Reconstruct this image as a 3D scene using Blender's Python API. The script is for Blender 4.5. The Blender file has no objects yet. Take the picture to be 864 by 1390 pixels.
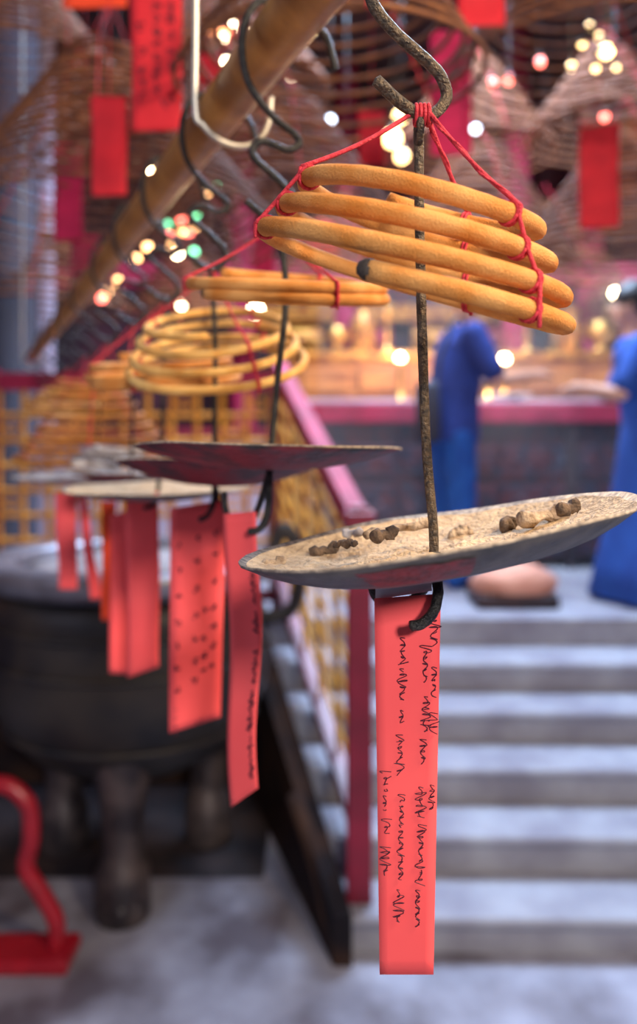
import bpy, bmesh, math, random
from mathutils import Vector, Matrix, noise
R = math.radians
PI = math.pi
S = bpy.context.scene
C = S.collection
CZ = 1.66                      # height of the eye above the lower floor
FP = 1110.0                    # focal length in pixels of the 864x1390 frame

# ------------------------------------------------------------------ camera, world, lights, exposure
cam = bpy.data.cameras.new('camera')
co = bpy.data.objects.new('camera', cam); C.objects.link(co)
co.location = (0, 0, CZ); co.rotation_euler = (R(90), 0, 0)
cam.sensor_fit = 'VERTICAL'; cam.sensor_height = 36.0; cam.sensor_width = 36.0
cam.lens = FP / 1390 * 36
cam.shift_y = -105 / 1390
cam.clip_start = 0.02
cam.dof.use_dof = True
cam.dof.focus_distance = 0.49
cam.dof.aperture_fstop = 3.5
S.camera = co
S.view_settings.view_transform = 'Standard'
S.view_settings.look = 'None'
S.view_settings.gamma = 1.0
S.view_settings.use_curve_mapping = False
S.view_settings.exposure = 0.0
w = bpy.data.worlds.new('world'); S.world = w; w.use_nodes = True
w.node_tree.nodes['Background'].inputs[0].default_value = (0.55, 0.6, 1.0, 1)
w.node_tree.nodes['Background'].inputs[1].default_value = 0.13


def area(name, loc, target, size, power, col, sy=None):
    l = bpy.data.lights.new(name, 'AREA'); l.energy = power; l.color = col
    l.shape = 'RECTANGLE'; l.size = size; l.size_y = sy or size
    o = bpy.data.objects.new(name, l); C.objects.link(o)
    o.location = loc
    o.rotation_euler = (Vector(target) - Vector(loc)).to_track_quat('-Z', 'Y').to_euler()
    return o


def point(name, loc, power, col, rad=0.05):
    l = bpy.data.lights.new(name, 'POINT'); l.energy = power; l.color = col; l.shadow_soft_size = rad
    o = bpy.data.objects.new(name, l); C.objects.link(o); o.location = loc
    return o


area('entrance_daylight', (0.95, -2.6, 2.85), (-0.05, 0.7, 1.55), 0.42, 112, (1.0, 0.95, 0.92))
area('skylight_daylight', (0.9, 4.7, 4.7), (0.8, 3.6, 0.6), 2.4, 800, (0.52, 0.70, 1.0), 1.6)
area('fill_light_left', (-2.9, 0.6, 2.6), (0, 0.8, 1.7), 1.6, 22, (0.7, 0.74, 1.0))  # added fill lamp at the left, lifts the shadows on the near hangers
area('hall_lamp_above', (1.25, 0.15, 2.9), (0.05, 0.6, 1.75), 0.35, 56, (1.0, 0.78, 0.54))


# ------------------------------------------------------------------ helpers


def at(px, py, D):
    """A point seen at pixel (px, py), D metres in front of the eye."""
    return Vector(((px - 432) / FP * D, D, CZ + (590 - py) / FP * D))


def props(o, label=None, cat=None, group=None, kind=None):
    if label: o['label'] = label
    if cat: o['category'] = cat
    if group: o['group'] = group
    if kind: o['kind'] = kind
    return o


def empty(name, loc, label, cat, group=None, rz=0):
    o = bpy.data.objects.new(name, None); C.objects.link(o)
    o.location = loc; o.rotation_euler = (0, 0, rz)
    o.empty_display_size = 0.05
    return props(o, label, cat, group)


def link_mesh(name, verts, faces, mat, parent=None, smooth=True, label=None):
    """Mesh given in WORLD coordinates; a parent only moves its origin."""
    me = bpy.data.meshes.new(name)
    off = Vector((0, 0, 0))
    if parent is not None:
        par = parent; chain = []
        while par is not None:
            off = off + par.location; par = par.parent
    else:
        n = max(1, len(verts))
        off = Vector((sum(v[0] for v in verts) / n, sum(v[1] for v in verts) / n, min(v[2] for v in verts)))
    me.from_pydata([(v[0] - off.x, v[1] - off.y, v[2] - off.z) for v in verts], [], faces)
    me.update()
    for p in me.polygons: p.use_smooth = smooth
    mats = mat if isinstance(mat, (list, tuple)) else [mat]
    for m in mats: me.materials.append(m)
    o = bpy.data.objects.new(name, me); C.objects.link(o)
    if parent is not None: o.parent = parent
    else: o.location = off
    if label: o['label'] = label
    return o


class MB:
    def __init__(self): self.v = []; self.f = []

    def add(self, v, f):
        n = len(self.v); self.v += [Vector(a) for a in v]; self.f += [tuple(i + n for i in q) for q in f]; return self

    def box(self, lo, hi, bev=0.0, M=None):
        bm = bmesh.new()
        bmesh.ops.create_cube(bm, size=1)
        c = [(lo[i] + hi[i]) / 2 for i in range(3)]; s = [abs(hi[i] - lo[i]) for i in range(3)]
        for v in bm.verts: v.co = Vector((v.co.x * s[0], v.co.y * s[1], v.co.z * s[2]))
        if bev > 0:
            bmesh.ops.bevel(bm, geom=list(bm.edges), offset=min(bev, min(s) * .45), segments=2, affect='EDGES', profile=.5)
        for v in bm.verts: v.co += Vector(c)
        if M is not None:
            for v in bm.verts: v.co = M @ v.co
        bm.verts.index_update()
        self.add([v.co.copy() for v in bm.verts], [[v.index for v in f.verts] for f in bm.faces])
        bm.free(); return self

    def lathe(self, prof, c, seg=40, M=None, sq=1.0):
        v = []; f = []
        for (r, z) in prof:
            for k in range(seg):
                a = 2 * PI * k / seg
                p = Vector((r * math.cos(a), r * math.sin(a) * sq, z))
                if M is not None: p = M @ p
                v.append(p + Vector(c))
        for i in range(len(prof) - 1):
            for k in range(seg):
                a, b = i * seg + k, i * seg + (k + 1) % seg
                f.append((a, b, b + seg, a + seg))
        if prof[0][0] > 1e-6: f.append(tuple(range(seg))[::-1])
        if prof[-1][0] > 1e-6: f.append(tuple(range((len(prof) - 1) * seg, len(prof) * seg)))
        return self.add(v, f)

    def tube(self, pts, r, sides=8, caps=True, rough=0.0, seed=0):
        pts = [Vector(p) for p in pts]; n = len(pts)
        rs = r if isinstance(r, (list, tuple)) else [r] * n
        T = []
        for i in range(n):
            t = pts[min(i + 1, n - 1)] - pts[max(i - 1, 0)]
            T.append(t.normalized() if t.length > 1e-9 else Vector((0, 0, 1)))
        up = Vector((0, 0, 1)) if abs(T[0].z) < .9 else Vector((1, 0, 0))
        N = (up - T[0] * up.dot(T[0])).normalized()
        v = []; f = []
        for i in range(n):
            N = (N - T[i] * N.dot(T[i]))
            N = N.normalized() if N.length > 1e-9 else Vector((1, 0, 0))
            B = T[i].cross(N)
            for k in range(sides):
                a = 2 * PI * k / sides
                rr = rs[i]
                if rough:
                    q = pts[i] * (9.0 / max(rs[i], 1e-4) * .12) + Vector((k * .9, seed * 3.1, 0))
                    rr *= 1 + rough * noise.noise(q)
                v.append(pts[i] + (N * math.cos(a) + B * math.sin(a)) * rr)
        for i in range(n - 1):
            for k in range(sides):
                a, b = i * sides + k, i * sides + (k + 1) % sides
                f.append((a, a + sides, b + sides, b))
        if caps:
            v.append(pts[0] - T[0] * rs[0] * .35); v.append(pts[-1] + T[-1] * rs[-1] * .35)
            c0, c1 = len(v) - 2, len(v) - 1
            for k in range(sides):
                f.append((c0, k, (k + 1) % sides))
                f.append((c1, (n - 1) * sides + (k + 1) % sides, (n - 1) * sides + k))
        return self.add(v, f)

    def sphere(self, c, r, sx=1, sy=1, sz=1, seg=16, rings=10, lump=0.0, seed=0):
        v = []; f = []
        for i in range(rings + 1):
            th = PI * i / rings
            for k in range(seg):
                a = 2 * PI * k / seg
                d = Vector((math.sin(th) * math.cos(a), math.sin(th) * math.sin(a), math.cos(th)))
                rr = r * (1 + lump * noise.noise(d * 1.7 + Vector((seed, seed * .7, 0))))
                v.append(Vector(c) + Vector((d.x * rr * sx, d.y * rr * sy, d.z * rr * sz)))
        for i in range(rings):
            for k in range(seg):
                a, b = i * seg + k, i * seg + (k + 1) % seg
                f.append((a, a + seg, b + seg, b))
        return self.add(v, f)

    def ribbon(self, pts, wdir, w):
        v = []; f = []
        for p in pts: v += [Vector(p) - Vector(wdir) * w, Vector(p) + Vector(wdir) * w]
        for i in range(len(pts) - 1): f.append((2 * i, 2 * i + 1, 2 * i + 3, 2 * i + 2))
        return self.add(v, f)

    def build(self, name, mat, parent=None, smooth=True, label=None):
        return link_mesh(name, self.v, self.f, mat, parent, smooth, label)


def spline(P, n=8):
    P = [Vector(p) for p in P]; out = []
    Q = [P[0] * 2 - P[1]] + P + [P[-1] * 2 - P[-2]]
    for i in range(1, len(Q) - 2):
        for k in range(n):
            t = k / n
            a, b, c, d = Q[i - 1], Q[i], Q[i + 1], Q[i + 2]
            out.append(.5 * ((2 * b) + (c - a) * t + (2 * a - 5 * b + 4 * c - d) * t * t + (3 * b - a - 3 * c + d) * t ** 3))
    out.append(P[-1]); return out


# ------------------------------------------------------------------ materials
def mat(name, col, rough=.6, metal=0.0, col2=None, scale=20, bump=0.0, detail=4, emis=None, estr=0, trans=0, stretch=None, spec=None, fac=(0.35, 0.65), bscale=None):
    m = bpy.data.materials.new(name); m.use_nodes = True
    nt = m.node_tree; b = nt.nodes['Principled BSDF']
    b.inputs['Base Color'].default_value = (*col, 1); b.inputs['Roughness'].default_value = rough
    b.inputs['Metallic'].default_value = metal
    if spec is not None: b.inputs['Specular IOR Level'].default_value = spec
    tc = nt.nodes.new('ShaderNodeTexCoord'); mp = nt.nodes.new('ShaderNodeMapping')
    nt.links.new(tc.outputs['Object'], mp.inputs['Vector'])
    if stretch: mp.inputs['Scale'].default_value = stretch
    if col2 is not None:
        n = nt.nodes.new('ShaderNodeTexNoise'); n.inputs['Scale'].default_value = scale; n.inputs['Detail'].default_value = detail
        r = nt.nodes.new('ShaderNodeMapRange'); r.inputs['From Min'].default_value = fac[0]; r.inputs['From Max'].default_value = fac[1]
        x = nt.nodes.new('ShaderNodeMix'); x.data_type = 'RGBA'
        x.inputs['A'].default_value = (*col, 1); x.inputs['B'].default_value = (*col2, 1)
        nt.links.new(mp.outputs[0], n.inputs['Vector']); nt.links.new(n.outputs['Fac'], r.inputs['Value'])
        nt.links.new(r.outputs[0], x.inputs['Factor']); nt.links.new(x.outputs['Result'], b.inputs['Base Color'])
    if bump:
        n2 = nt.nodes.new('ShaderNodeTexNoise'); n2.inputs['Scale'].default_value = bscale or scale * 2.5; n2.inputs['Detail'].default_value = 5
        bp = nt.nodes.new('ShaderNodeBump'); bp.inputs['Strength'].default_value = min(1, bump); bp.inputs['Distance'].default_value = .004
        nt.links.new(mp.outputs[0], n2.inputs['Vector']); nt.links.new(n2.outputs['Fac'], bp.inputs['Height']); nt.links.new(bp.outputs[0], b.inputs['Normal'])
    if emis is not None:
        b.inputs['Emission Color'].default_value = (*emis, 1); b.inputs['Emission Strength'].default_value = estr
    return m


def s2l(r, g, b):
    f = lambda c: (c / 255 / 12.92) if c / 255 <= .04045 else ((c / 255 + .055) / 1.055) ** 2.4
    return (f(r), f(g), f(b))


M = {}
M['incense'] = mat('incense_paste', s2l(206, 124, 42), .88, 0, s2l(226, 160, 88), 38, .5, bscale=900)
M['incense_dusty'] = mat('incense_paste_pale', s2l(238, 190, 112), .9, 0, s2l(218, 156, 74), 40, .4, bscale=700)
M['incense_dark'] = mat('incense_aged', s2l(138, 84, 46), .85, 0, s2l(96, 56, 36), 25)
M['incense_mid'] = mat('incense_amber', s2l(190, 120, 50), .85, 0, s2l(150, 88, 38), 25)
M['char'] = mat('charred', (.02, .015, .012), .9, 0, (.08, .06, .05), 200)
M['string'] = mat('red_thread', s2l(226, 62, 76), .8, 0, s2l(190, 36, 50), 300, .5)
M['wire'] = mat('black_wire', (.018, .018, .02), .42, .6, (.05, .045, .04), 150, .6, bscale=500)
M['wire_rust'] = mat('rusty_wire', (.055, .045, .038), .5, .55, (.17, .12, .075), 260, .9, bscale=500)
M['wire_steel'] = mat('galvanised_wire', (.55, .5, .42), .4, .7)
M['saucer'] = mat('saucer_iron', (.07, .068, .075), .55, .35, (.15, .13, .12), 45, .5, bscale=120)
M['saucer_red'] = mat('saucer_red_paint', s2l(128, 30, 40), .5, .1, (.02, .018, .02), 28, .6, fac=(.42, .62), bscale=120)
M['redpatch'] = mat('saucer_red_patch', s2l(150, 40, 44), .5, .1, s2l(90, 40, 42), 120, .5)
M['ash'] = mat('ash', s2l(214, 186, 148), .95, 0, s2l(168, 138, 104), 70, 1.0, bscale=260, fac=(.35, .75))
M['ash_bit'] = mat('ash_roll', s2l(205, 180, 150), .95, 0, s2l(110, 84, 62), 90, .8, bscale=300)
M['ash_dark'] = mat('ash_burnt', s2l(120, 96, 74), .95, 0, s2l(60, 48, 40), 120, .8)
M['ash_grey'] = mat('ash_grey', s2l(196, 188, 184), .95, 0, s2l(120, 108, 104), 60, .5)
M['paper'] = mat('red_paper', s2l(255, 92, 92), .75, 0, s2l(252, 84, 86), 12)
M['paper_deep'] = mat('crimson_paper', s2l(214, 30, 44), .8, 0, s2l(190, 22, 38), 14)
M['paper_pink'] = mat('magenta_paper', s2l(206, 28, 84), .8, 0, s2l(180, 22, 74), 14)
M['paper_orange'] = mat('orange_paper', s2l(232, 70, 30), .8)
M['paper_white'] = mat('white_paper', s2l(214, 210, 214), .8)
M['ink'] = mat('ink', s2l(70, 18, 40), .7)
M['ink_blue'] = mat('ink_dark', s2l(96, 22, 46), .7)
M['bamboo'] = mat('bamboo', s2l(200, 140, 70), .34, 0, s2l(140, 90, 44), 16, .3, stretch=(1, 1, 1), bscale=30)
M['stone'] = mat('stair_stone', s2l(160, 161, 170), .75, 0, s2l(132, 130, 142), 5, .3)
M['stone_floor'] = mat('floor_stone', s2l(160, 160, 174), .5, 0, s2l(92, 84, 92), 3.2, .3)
M['shaded_floor'] = mat('shaded_floor_stone', s2l(56, 44, 44), .6, 0, s2l(24, 22, 30), 4)  # dark tone stands for the shade on the floor by the censer
M['stone_dark'] = mat('stair_side_stone', s2l(66, 44, 32), .8, 0, s2l(22, 18, 24), 4, spec=.2)
M['red_wood'] = mat('red_lacquer', s2l(136, 22, 52), .4, 0, s2l(104, 16, 40), 6)
M['red_wood_bright'] = mat('bright_red_lacquer', s2l(176, 40, 76), .6, 0, s2l(146, 30, 60), 6, spec=.25)
M['yellow'] = mat('yellow_fretwork', s2l(236, 170, 70), .5, 0, s2l(214, 144, 52), 8)
M['gold'] = mat('gilding', s2l(226, 160, 70), .38, .6, s2l(130, 64, 34), 14, .8, bscale=26)
M['brass'] = mat('brass', s2l(212, 160, 84), .3, .9)
M['bronze'] = mat('dark_bronze', (.016, .016, .02), .5, .3, (.045, .036, .03), 5, .6, bscale=14)
M['bronze_leg'] = mat('grey_bronze_leg', s2l(92, 80, 78), .45, .3, s2l(44, 38, 42), 9, .4)  # mottled brown-grey, lighter than the bronze of the bowl
M['bronze_rim'] = mat('skylit_bronze_rim', s2l(150, 148, 158), .38, .55, s2l(110, 106, 114), 7)  # the skylight reflected on the rim is put into this pale grey
M['sand'] = mat('censer_sand', s2l(170, 160, 160), .95, 0, s2l(130, 120, 118), 30, .5)
M['carved'] = mat('carved_altar_front', s2l(26, 34, 56), .55, 0, s2l(84, 28, 38), 16, .8, fac=(.4, .6), bscale=20)
M['dark_wood'] = mat('dark_wood', s2l(60, 34, 36), .5, 0, s2l(36, 22, 30), 8)
M['panel_wood'] = mat('gilt_brown_panel', s2l(196, 128, 66), .5, .1, s2l(140, 78, 44), 4, .6, stretch=(1, 1, 5))
M['wall'] = mat('temple_wall', s2l(92, 44, 54), .8, 0, s2l(44, 26, 40), 1.6)
M['wall_pale'] = mat('pale_plaster', s2l(196, 184, 200), .8, 0, s2l(170, 156, 176), 3)
M['ceiling'] = mat('ceiling_boards', s2l(70, 52, 56), .8, 0, s2l(46, 36, 44), 2)
M['column'] = mat('blue_grey_column', s2l(44, 44, 58), .8, 0, s2l(32, 32, 46), 3)
M['shirt'] = mat('blue_cotton', s2l(34, 58, 136), .85, 0, s2l(26, 44, 112), 9)
M['jeans'] = mat('blue_denim', s2l(26, 92, 176), .85, 0, s2l(18, 70, 150), 9)
M['robe'] = mat('loose_blue_cotton', s2l(36, 84, 168), .85, 0, s2l(28, 66, 144), 6)
M['skin'] = mat('skin', s2l(208, 158, 134), .55)
M['hair'] = mat('black_hair', (.012, .01, .01), .5)
M['bag'] = mat('dark_bag', s2l(48, 50, 66), .7)
M['cushion'] = mat('peach_cushion', s2l(226, 164, 138), .8, 0, s2l(206, 140, 118), 6)
M['print'] = mat('pale_print', s2l(150, 196, 206), .7)
M['red_pipe'] = mat('red_enamel', s2l(172, 24, 40), .35, 0, s2l(140, 18, 34), 10)
M['bulb'] = mat('lit_bulb', (1, .85, .6), .3, emis=(1.0, .80, .50), estr=28)
M['bulb_cool'] = mat('lit_cool_bulb', (.8, .9, 1), .3, emis=(.75, .86, 1.0), estr=9)
M['bulb_r'] = mat('lit_red_bulb', (1, .2, .1), .3, emis=(1.0, .16, .12), estr=10)
M['bulb_g'] = mat('lit_green_bulb', (.2, 1, .5), .3, emis=(.16, .8, .36), estr=7)
M['bulb_o'] = mat('lit_amber_bulb', (1, .6, .2), .3, emis=(1.0, .5, .2), estr=10)
M['sky_glass'] = mat('skylight_glass', (.8, .9, 1), .3, emis=(.5, .65, 1.0), estr=.5)
M['bulb_warm'] = mat('lit_warm_bulb', (1, .7, .3), .3, emis=(1.0, .66, .26), estr=9)
M['rim_lip'] = mat('ash_dusted_lip', s2l(190, 172, 150), .9, 0, s2l(120, 108, 98), 200)
M['lantern'] = mat('red_lantern_silk', s2l(190, 36, 40), .6, emis=(1, .12, .08), estr=.5)


def structure(name, mb, m, smooth=False):
    return props(mb.build(name, m, None, smooth), kind='structure')


# ------------------------------------------------------------------ the hall
XL, XR, YB, YF, ZT = -3.6, 3.8, 8.0, -4.2, 4.95
structure('floor', MB().box((XL, YF, -.1), (XR, YB, 0)), M['stone_floor'])
structure('wall_back', MB().box((XL, YB, 0), (XR, YB + .15, ZT)), M['wall'])
structure('wall_left', MB().box((XL - .15, YF, 0), (XL, YB, ZT)), M['wall'])
structure('wall_right', MB().box((XR, YF, 0), (XR + .15, YB, ZT)), M['wall'])
cb = MB()
cb.box((XL, YF, ZT), (XR, 1.6, ZT + .1)); cb.box((XL, 5.4, ZT), (XR, YB, ZT + .1))
cb.box((XL, 1.6, ZT), (-1.3, 5.4, ZT + .1)); cb.box((2.4, 1.6, ZT), (XR, 5.4, ZT + .1))
structure('ceiling', cb, M['ceiling'])
structure('window_1', MB().box((-1.3, 1.6, ZT + .05), (2.4, 5.4, ZT + .08)), M['sky_glass'])

# stairs: six risers up to the upper floor, running away from the eye
RZ, RT, D0 = .13, .265, 3.95
zt = CZ - .89                                   # upper floor level 0.77


def left_edge(D):                               # the flight narrows away from the eye
    return .135 - .235 * (D - 2.7)


for k in range(6):
    # step k counted from the top; its nosing stands at D0 - k*RT
    yn = D0 - k * RT; z = zt - k * RZ
    yb = D0 + 3.9 if k == 0 else D0 - (k - 1) * RT
    if k == 0: continue
    m = MB()
    xl0 = left_edge(yn) - .1
    sk = -.02
    v = []
    for (x, y) in ((xl0, yn), (3.8, yn + sk * 3), (3.8, yb), (left_edge(yb) - .1, yb)):
        v.append((x, y, 0))
    top = [(x, y, z) for (x, y, _) in v]
    m.add(v + top, [(3, 2, 1, 0), (4, 5, 6, 7), (0, 1, 5, 4), (1, 2, 6, 5), (2, 3, 7, 6), (3, 0, 4, 7)])
    # worn rounded nosing
    m.tube([Vector((xl0, yn, z - .02)), Vector((3.8, yn + sk * 3, z - .02))], .02, 10)
    structure('floor_step', m, M['stone'])
# upper floor reaches left behind the balustrade
m = MB()
m.box((XL, D0, 0), (XR, YB, zt))
structure('floor_upper', m, M['stone'])
m = MB()
m.add([(left_edge(2.4) - .16, 2.55, 0), (left_edge(2.4) - .1, 2.55, 0), (left_edge(D0) - .1, D0, 0), (left_edge(D0) - .2, D0, 0),
       (left_edge(2.4) - .16, 2.55, .16), (left_edge(2.4) - .1, 2.55, .16), (left_edge(D0) - .1, D0, zt - .02), (left_edge(D0) - .2, D0, zt - .02)],
      [(3, 2, 1, 0), (4, 5, 6, 7), (0, 1, 5, 4), (1, 2, 6, 5), (2, 3, 7, 6), (3, 0, 4, 7)])
structure('trim_1', m, M['stone_dark'])

structure('floor_shade', MB().box((XL, 3.06, 0), (left_edge(3.3) - .2, D0 - .06, .004)), M['shaded_floor'])  # thin added slab whose dark colour paints the shade under and behind the censer
sm = bpy.data.materials.new('incense_smoke'); sm.use_nodes = True
nt = sm.node_tree; nt.nodes.remove(nt.nodes['Principled BSDF'])
vs = nt.nodes.new('ShaderNodeVolumeScatter'); vs.inputs['Color'].default_value = (.8, .86, 1, 1); vs.inputs['Density'].default_value = .034; vs.inputs['Anisotropy'].default_value = .2
nt.links.new(vs.outputs[0], nt.nodes['Material Output'].inputs['Volume'])
tcn = nt.nodes.new('ShaderNodeTexCoord'); nz = nt.nodes.new('ShaderNodeTexNoise'); nz.inputs['Scale'].default_value = 1.4
mr = nt.nodes.new('ShaderNodeMapRange'); mr.inputs['From Min'].default_value = .3; mr.inputs['From Max'].default_value = .7; mr.inputs['To Min'].default_value = .06; mr.inputs['To Max'].default_value = .34
nt.links.new(tcn.outputs['Object'], nz.inputs['Vector']); nt.links.new(nz.outputs['Fac'], mr.inputs['Value']); nt.links.new(mr.outputs[0], vs.inputs['Density'])
props(MB().box((.0, 5.06, .78), (3.75, 5.42, 2.75)).build('smoke', sm, None, False), 'thin bluish incense smoke drifting in front of the altar table', 'smoke', None, 'stuff')
# columns and beam at the back
structure('column_left', MB().lathe([(.2, zt), (.2, zt + .12), (.16, zt + .2), (.16, ZT)], (at(12, 500, 4.7).x, 4.7, 0), 28), M['column'], True)
structure('column_pale', MB().box((-2.06, 6.0, zt), (-1.96, 6.1, ZT), .02), M['wall_pale'])
for (px, D) in ((700, 6.7), (800, 6.9), (470, 7.2), (330, 7.2)):
    structure('column_red', MB().lathe([(.17, zt), (.17, zt + .1), (.11, zt + .18), (.11, ZT)], (at(px, 500, D).x, D, 0), 24), M['red_wood_bright'], True)
structure('beam_red', MB().box((-2.2, 6.5, CZ + 1.18), (3.8, 6.6, CZ + 1.36), .01), M['red_wood_bright'])


# ------------------------------------------------------------------ balustrades
def rail_run(t, A, B, zA, zB, h_top, h_low, name='railing', mrail='red_wood_bright', key=True):
    """sloping rails and fretwork between two plan points A and B"""
    A = Vector(A); B = Vector(B)
    d = (B - A).normalized(); n = Vector((-d.y, d.x, 0))

    def bar(h0, h1, th, mm, nm):
        v = []
        for (P, z) in ((A, zA), (B, zB)):
            for s in (-1, 1):
                for h in (h0, h1): v.append(Vector((P.x, P.y, z + h)) + n * s * th)
        f = [(0, 1, 3, 2), (4, 6, 7, 5), (0, 2, 6, 4), (1, 5, 7, 3), (0, 4, 5, 1), (2, 3, 7, 6)]
        return MB().add(v, f).build(nm, M[mm], t, False)
    bar(h_top - .085, h_top, .034, mrail, 'handrail')
    bar(h_low - .05, h_low, .03, 'red_wood', 'bottom_rail')
    L = (B - A).length; m = MB()
    H = (h_top - .085) - h_low; rows = 8 if key else 9; cell = H / rows
    cols = max(2, int(round(L / cell))) if key else 5; br = .0145 if key else .0095
    rnd = random.Random(5)

    def P(u, h): q = A + (B - A) * u; return Vector((q.x, q.y, zA + (zB - zA) * u + h))
    for c in range(cols + 1): m.tube([P(c / cols, h_low), P(c / cols, h_low + H)], br, 4)
    for r in range(1, rows): m.tube([P(0, h_low + r * cell), P(1, h_low + r * cell)], br, 4)
    for c in range(cols):                       # small key-shaped infill in alternate cells
        for r in range(rows):
            if key and (c * 2 + r) % 3 == 0:
                u0, u1 = (c + .3) / cols, (c + .7) / cols
                h0, h1 = h_low + (r + .3) * cell, h_low + (r + .7) * cell
                m.tube([P(u0, h0), P(u1, h0), P(u1, h1), P(u0, h1), P(u0, h0)], .009, 4)
                m.tube([P((c) / cols, (h0 + h1) / 2), P(u0, (h0 + h1) / 2)], .009, 4)
                m.tube([P(u1, (h0 + h1) / 2), P((c + 1) / cols, (h0 + h1) / 2)], .009, 4)
    m.build('fretwork', M['yellow'], t, False)


def newel(t, x, y, z0, z1, w=.042):
    m = MB().box((x - w, y - w, z0), (x + w, y + w, z1 - .05), .006)
    m.box((x - w * 1.25, y - w * 1.25, z1 - .05), (x + w * 1.25, y + w * 1.25, z1 - .02), .008)
    m.box((x - w * .8, y - w * .8, z1 - .02), (x + w * .8, y + w * .8, z1), .01)
    m.build('newel_post', M['red_wood'], t, False)


nx, ny = at(487, 700, 2.72).x, 2.72
ux, uy = at(379, 600, 4.05).x, 4.05
t = empty('stair_balustrade', (nx, ny, zt - 5 * RZ), 'red stair railing with yellow fretwork sloping up beside the stone steps', 'railing')
newel(t, nx, ny, zt - 5 * RZ, CZ - .235)
rail_run(t, (nx, ny + .03, 0), (ux, uy - .04, 0), CZ - .26 - 1.06, CZ + .36 - 1.06, 1.06, .03, key=False)
t = empty('landing_balustrade', (ux, uy, zt), 'long red landing railing with yellow fretwork behind the bronze censer', 'railing')
newel(t, ux, uy, zt, CZ + .30)
newel(t, -1.62 + .0, uy, zt, CZ + .33)
rail_run(t, (-1.58, uy, 0), (ux - .04, uy, 0), zt, zt, CZ + .305 - zt, .12)
rail_run(t, (XL + .05, uy, 0), (-1.66, uy, 0), zt, zt, CZ + .305 - zt, .12)

# ------------------------------------------------------------------ bronze censer
cx, cy = at(180, 700, 3.15).x, 3.15
zr = CZ - .457
structure('wall_plinth', MB().box((XL, D0 - .06, 0), (left_edge(D0) - .22, D0, zt - .03)), M['stone_dark'])
t = empty('bronze_censer', (cx, cy, 0), 'large dark bronze tripod censer with a pale wide rim standing below the railing', 'censer')
prof = [(.0, .40), (.16, .405), (.28, .44), (.38, .50), (.46, .59), (.51, .70), (.525, .82), (.505, .95), (.49, 1.02), (.49, 1.09)]
bm_ = MB().lathe(prof, (cx, cy, 0), 64)
for zz, rr in ((.60, .468), (.86, .527), (.98, .505)):
    bm_.tube([(cx + rr * math.cos(a * PI / 24), cy + rr * math.sin(a * PI / 24), zz) for a in range(49)], .012, 6)
bm_.build('body', M['bronze'], t)
MB().lathe([(.49, zr - .10), (.535, zr - .085), (.565, zr - .05), (.57, zr - .012), (.56, zr), (.44, zr), (.43, zr - .02), (.43, zr - .06)], (cx, cy, 0), 64).build('rim', M['bronze_rim'], t)
MB().lathe([(.44, zr - .045), (.3, zr - .03), (0, zr - .02)], (cx, cy, 0), 48).build('sand', M['sand'], t)
for k in range(3):
    a = R(-83 + 120 * k)
    lx, ly = cx + .33 * math.cos(a), cy + .33 * math.sin(a)
    lm = MB()
    pr = [(.092, 0), (.098, .02), (.092, .17), (.075, .2), (.07, .26), (.075, .36), (.09, .46), (.105, .54), (.11, .6)]
    lm.lathe(pr, (lx, ly, 0), 16)
    for q in range(3):
        lm.sphere((lx + .06 * math.cos(a + (q - 1) * .8), ly + .06 * math.sin(a + (q - 1) * .8), .05), .045, seg=10, rings=6)
    lm.build('leg', M['bronze_leg'], t)
for s in (-1, 1):
    hx = cx + s * .5
    MB().tube(spline([(hx, cy, .95), (hx + s * .12, cy, 1.0), (hx + s * .14, cy, 1.2), (hx + s * .08, cy, 1.30), (hx + s * .03, cy, 1.18)], 6), .028, 10).build('handle', M['bronze'], t)
# dark box-like pedestal beneath, with scattered paper at its foot
t = empty('wooden_brace', at(470, 1262, 2.72) * 1.0, 'dark brown wooden brace leaning against the foot of the stair', 'brace')
t.location.z = 0
MB().tube([at(458, 1275, 2.62), at(432, 1170, 2.78), at(398, 1080, 2.95)], [.04, .036, .03], 8, rough=.2).build('timber', M['stone_dark'], t)

# red stand at the lower left
base = at(50, 1290, 2.58)
t = empty('red_scroll_stand', (base.x, base.y, 0), 'red enamelled stand leg curling in an S at the lower left', 'stand')
pp = [at(-60, 1130, 2.58), at(-30, 1078, 2.58), at(5, 1065, 2.58), at(38, 1092, 2.58), at(42, 1140, 2.58), at(36, 1178, 2.58), at(58, 1215, 2.58), at(76, 1250, 2.58), at(76, 1284, 2.58)]
MB().tube(spline(pp, 8), .027, 12).build('scroll', M['red_pipe'], t)
MB().box((base.x - .5, base.y - .08, .0), (base.x + .12, base.y + .08, .045), .012).build('foot', M['red_pipe'], t, False)

# ------------------------------------------------------------------ altar and things on it
ty = 5.45
t = empty('altar_table', (1.6, ty + .35, zt), 'long altar table with red lacquer edge and dark carved front above the steps', 'table')
xa, xb = at(385, 540, ty).x, 3.6
za = CZ + .235
MB().box((xa, ty, za - .03), (xb, ty + .7, za), .01).build('table_top', M['wall_pale'], t, False, 'pale cloth-covered top')
MB().box((xa, ty - .02, za - .155), (xb, ty + .7, za - .03), .01).build('apron', M['red_wood_bright'], t, False)
m = MB().box((xa + .05, ty + .04, zt + .06), (xb - .05, ty + .1, za - .155), .005)
for i in range(11):
    x0 = xa + .1 + i * .34
    for (z0, hh) in ((zt + .08, .1), (zt + .22, .34), (zt + .60, .22)):
        m.box((x0, ty + .015, z0), (x0 + .3, ty + .05, z0 + hh), .012)
    m.sphere((x0 + .15, ty + .02, zt + .39), .09, 1.1, .3, 1, 14, 8, .8, i)
    for q in (-1, 1): m.sphere((x0 + .15 + q * .07, ty + .02, zt + .71), .05, 1.1, .35, 1, 10, 6, .8, i + q * 9)
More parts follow.
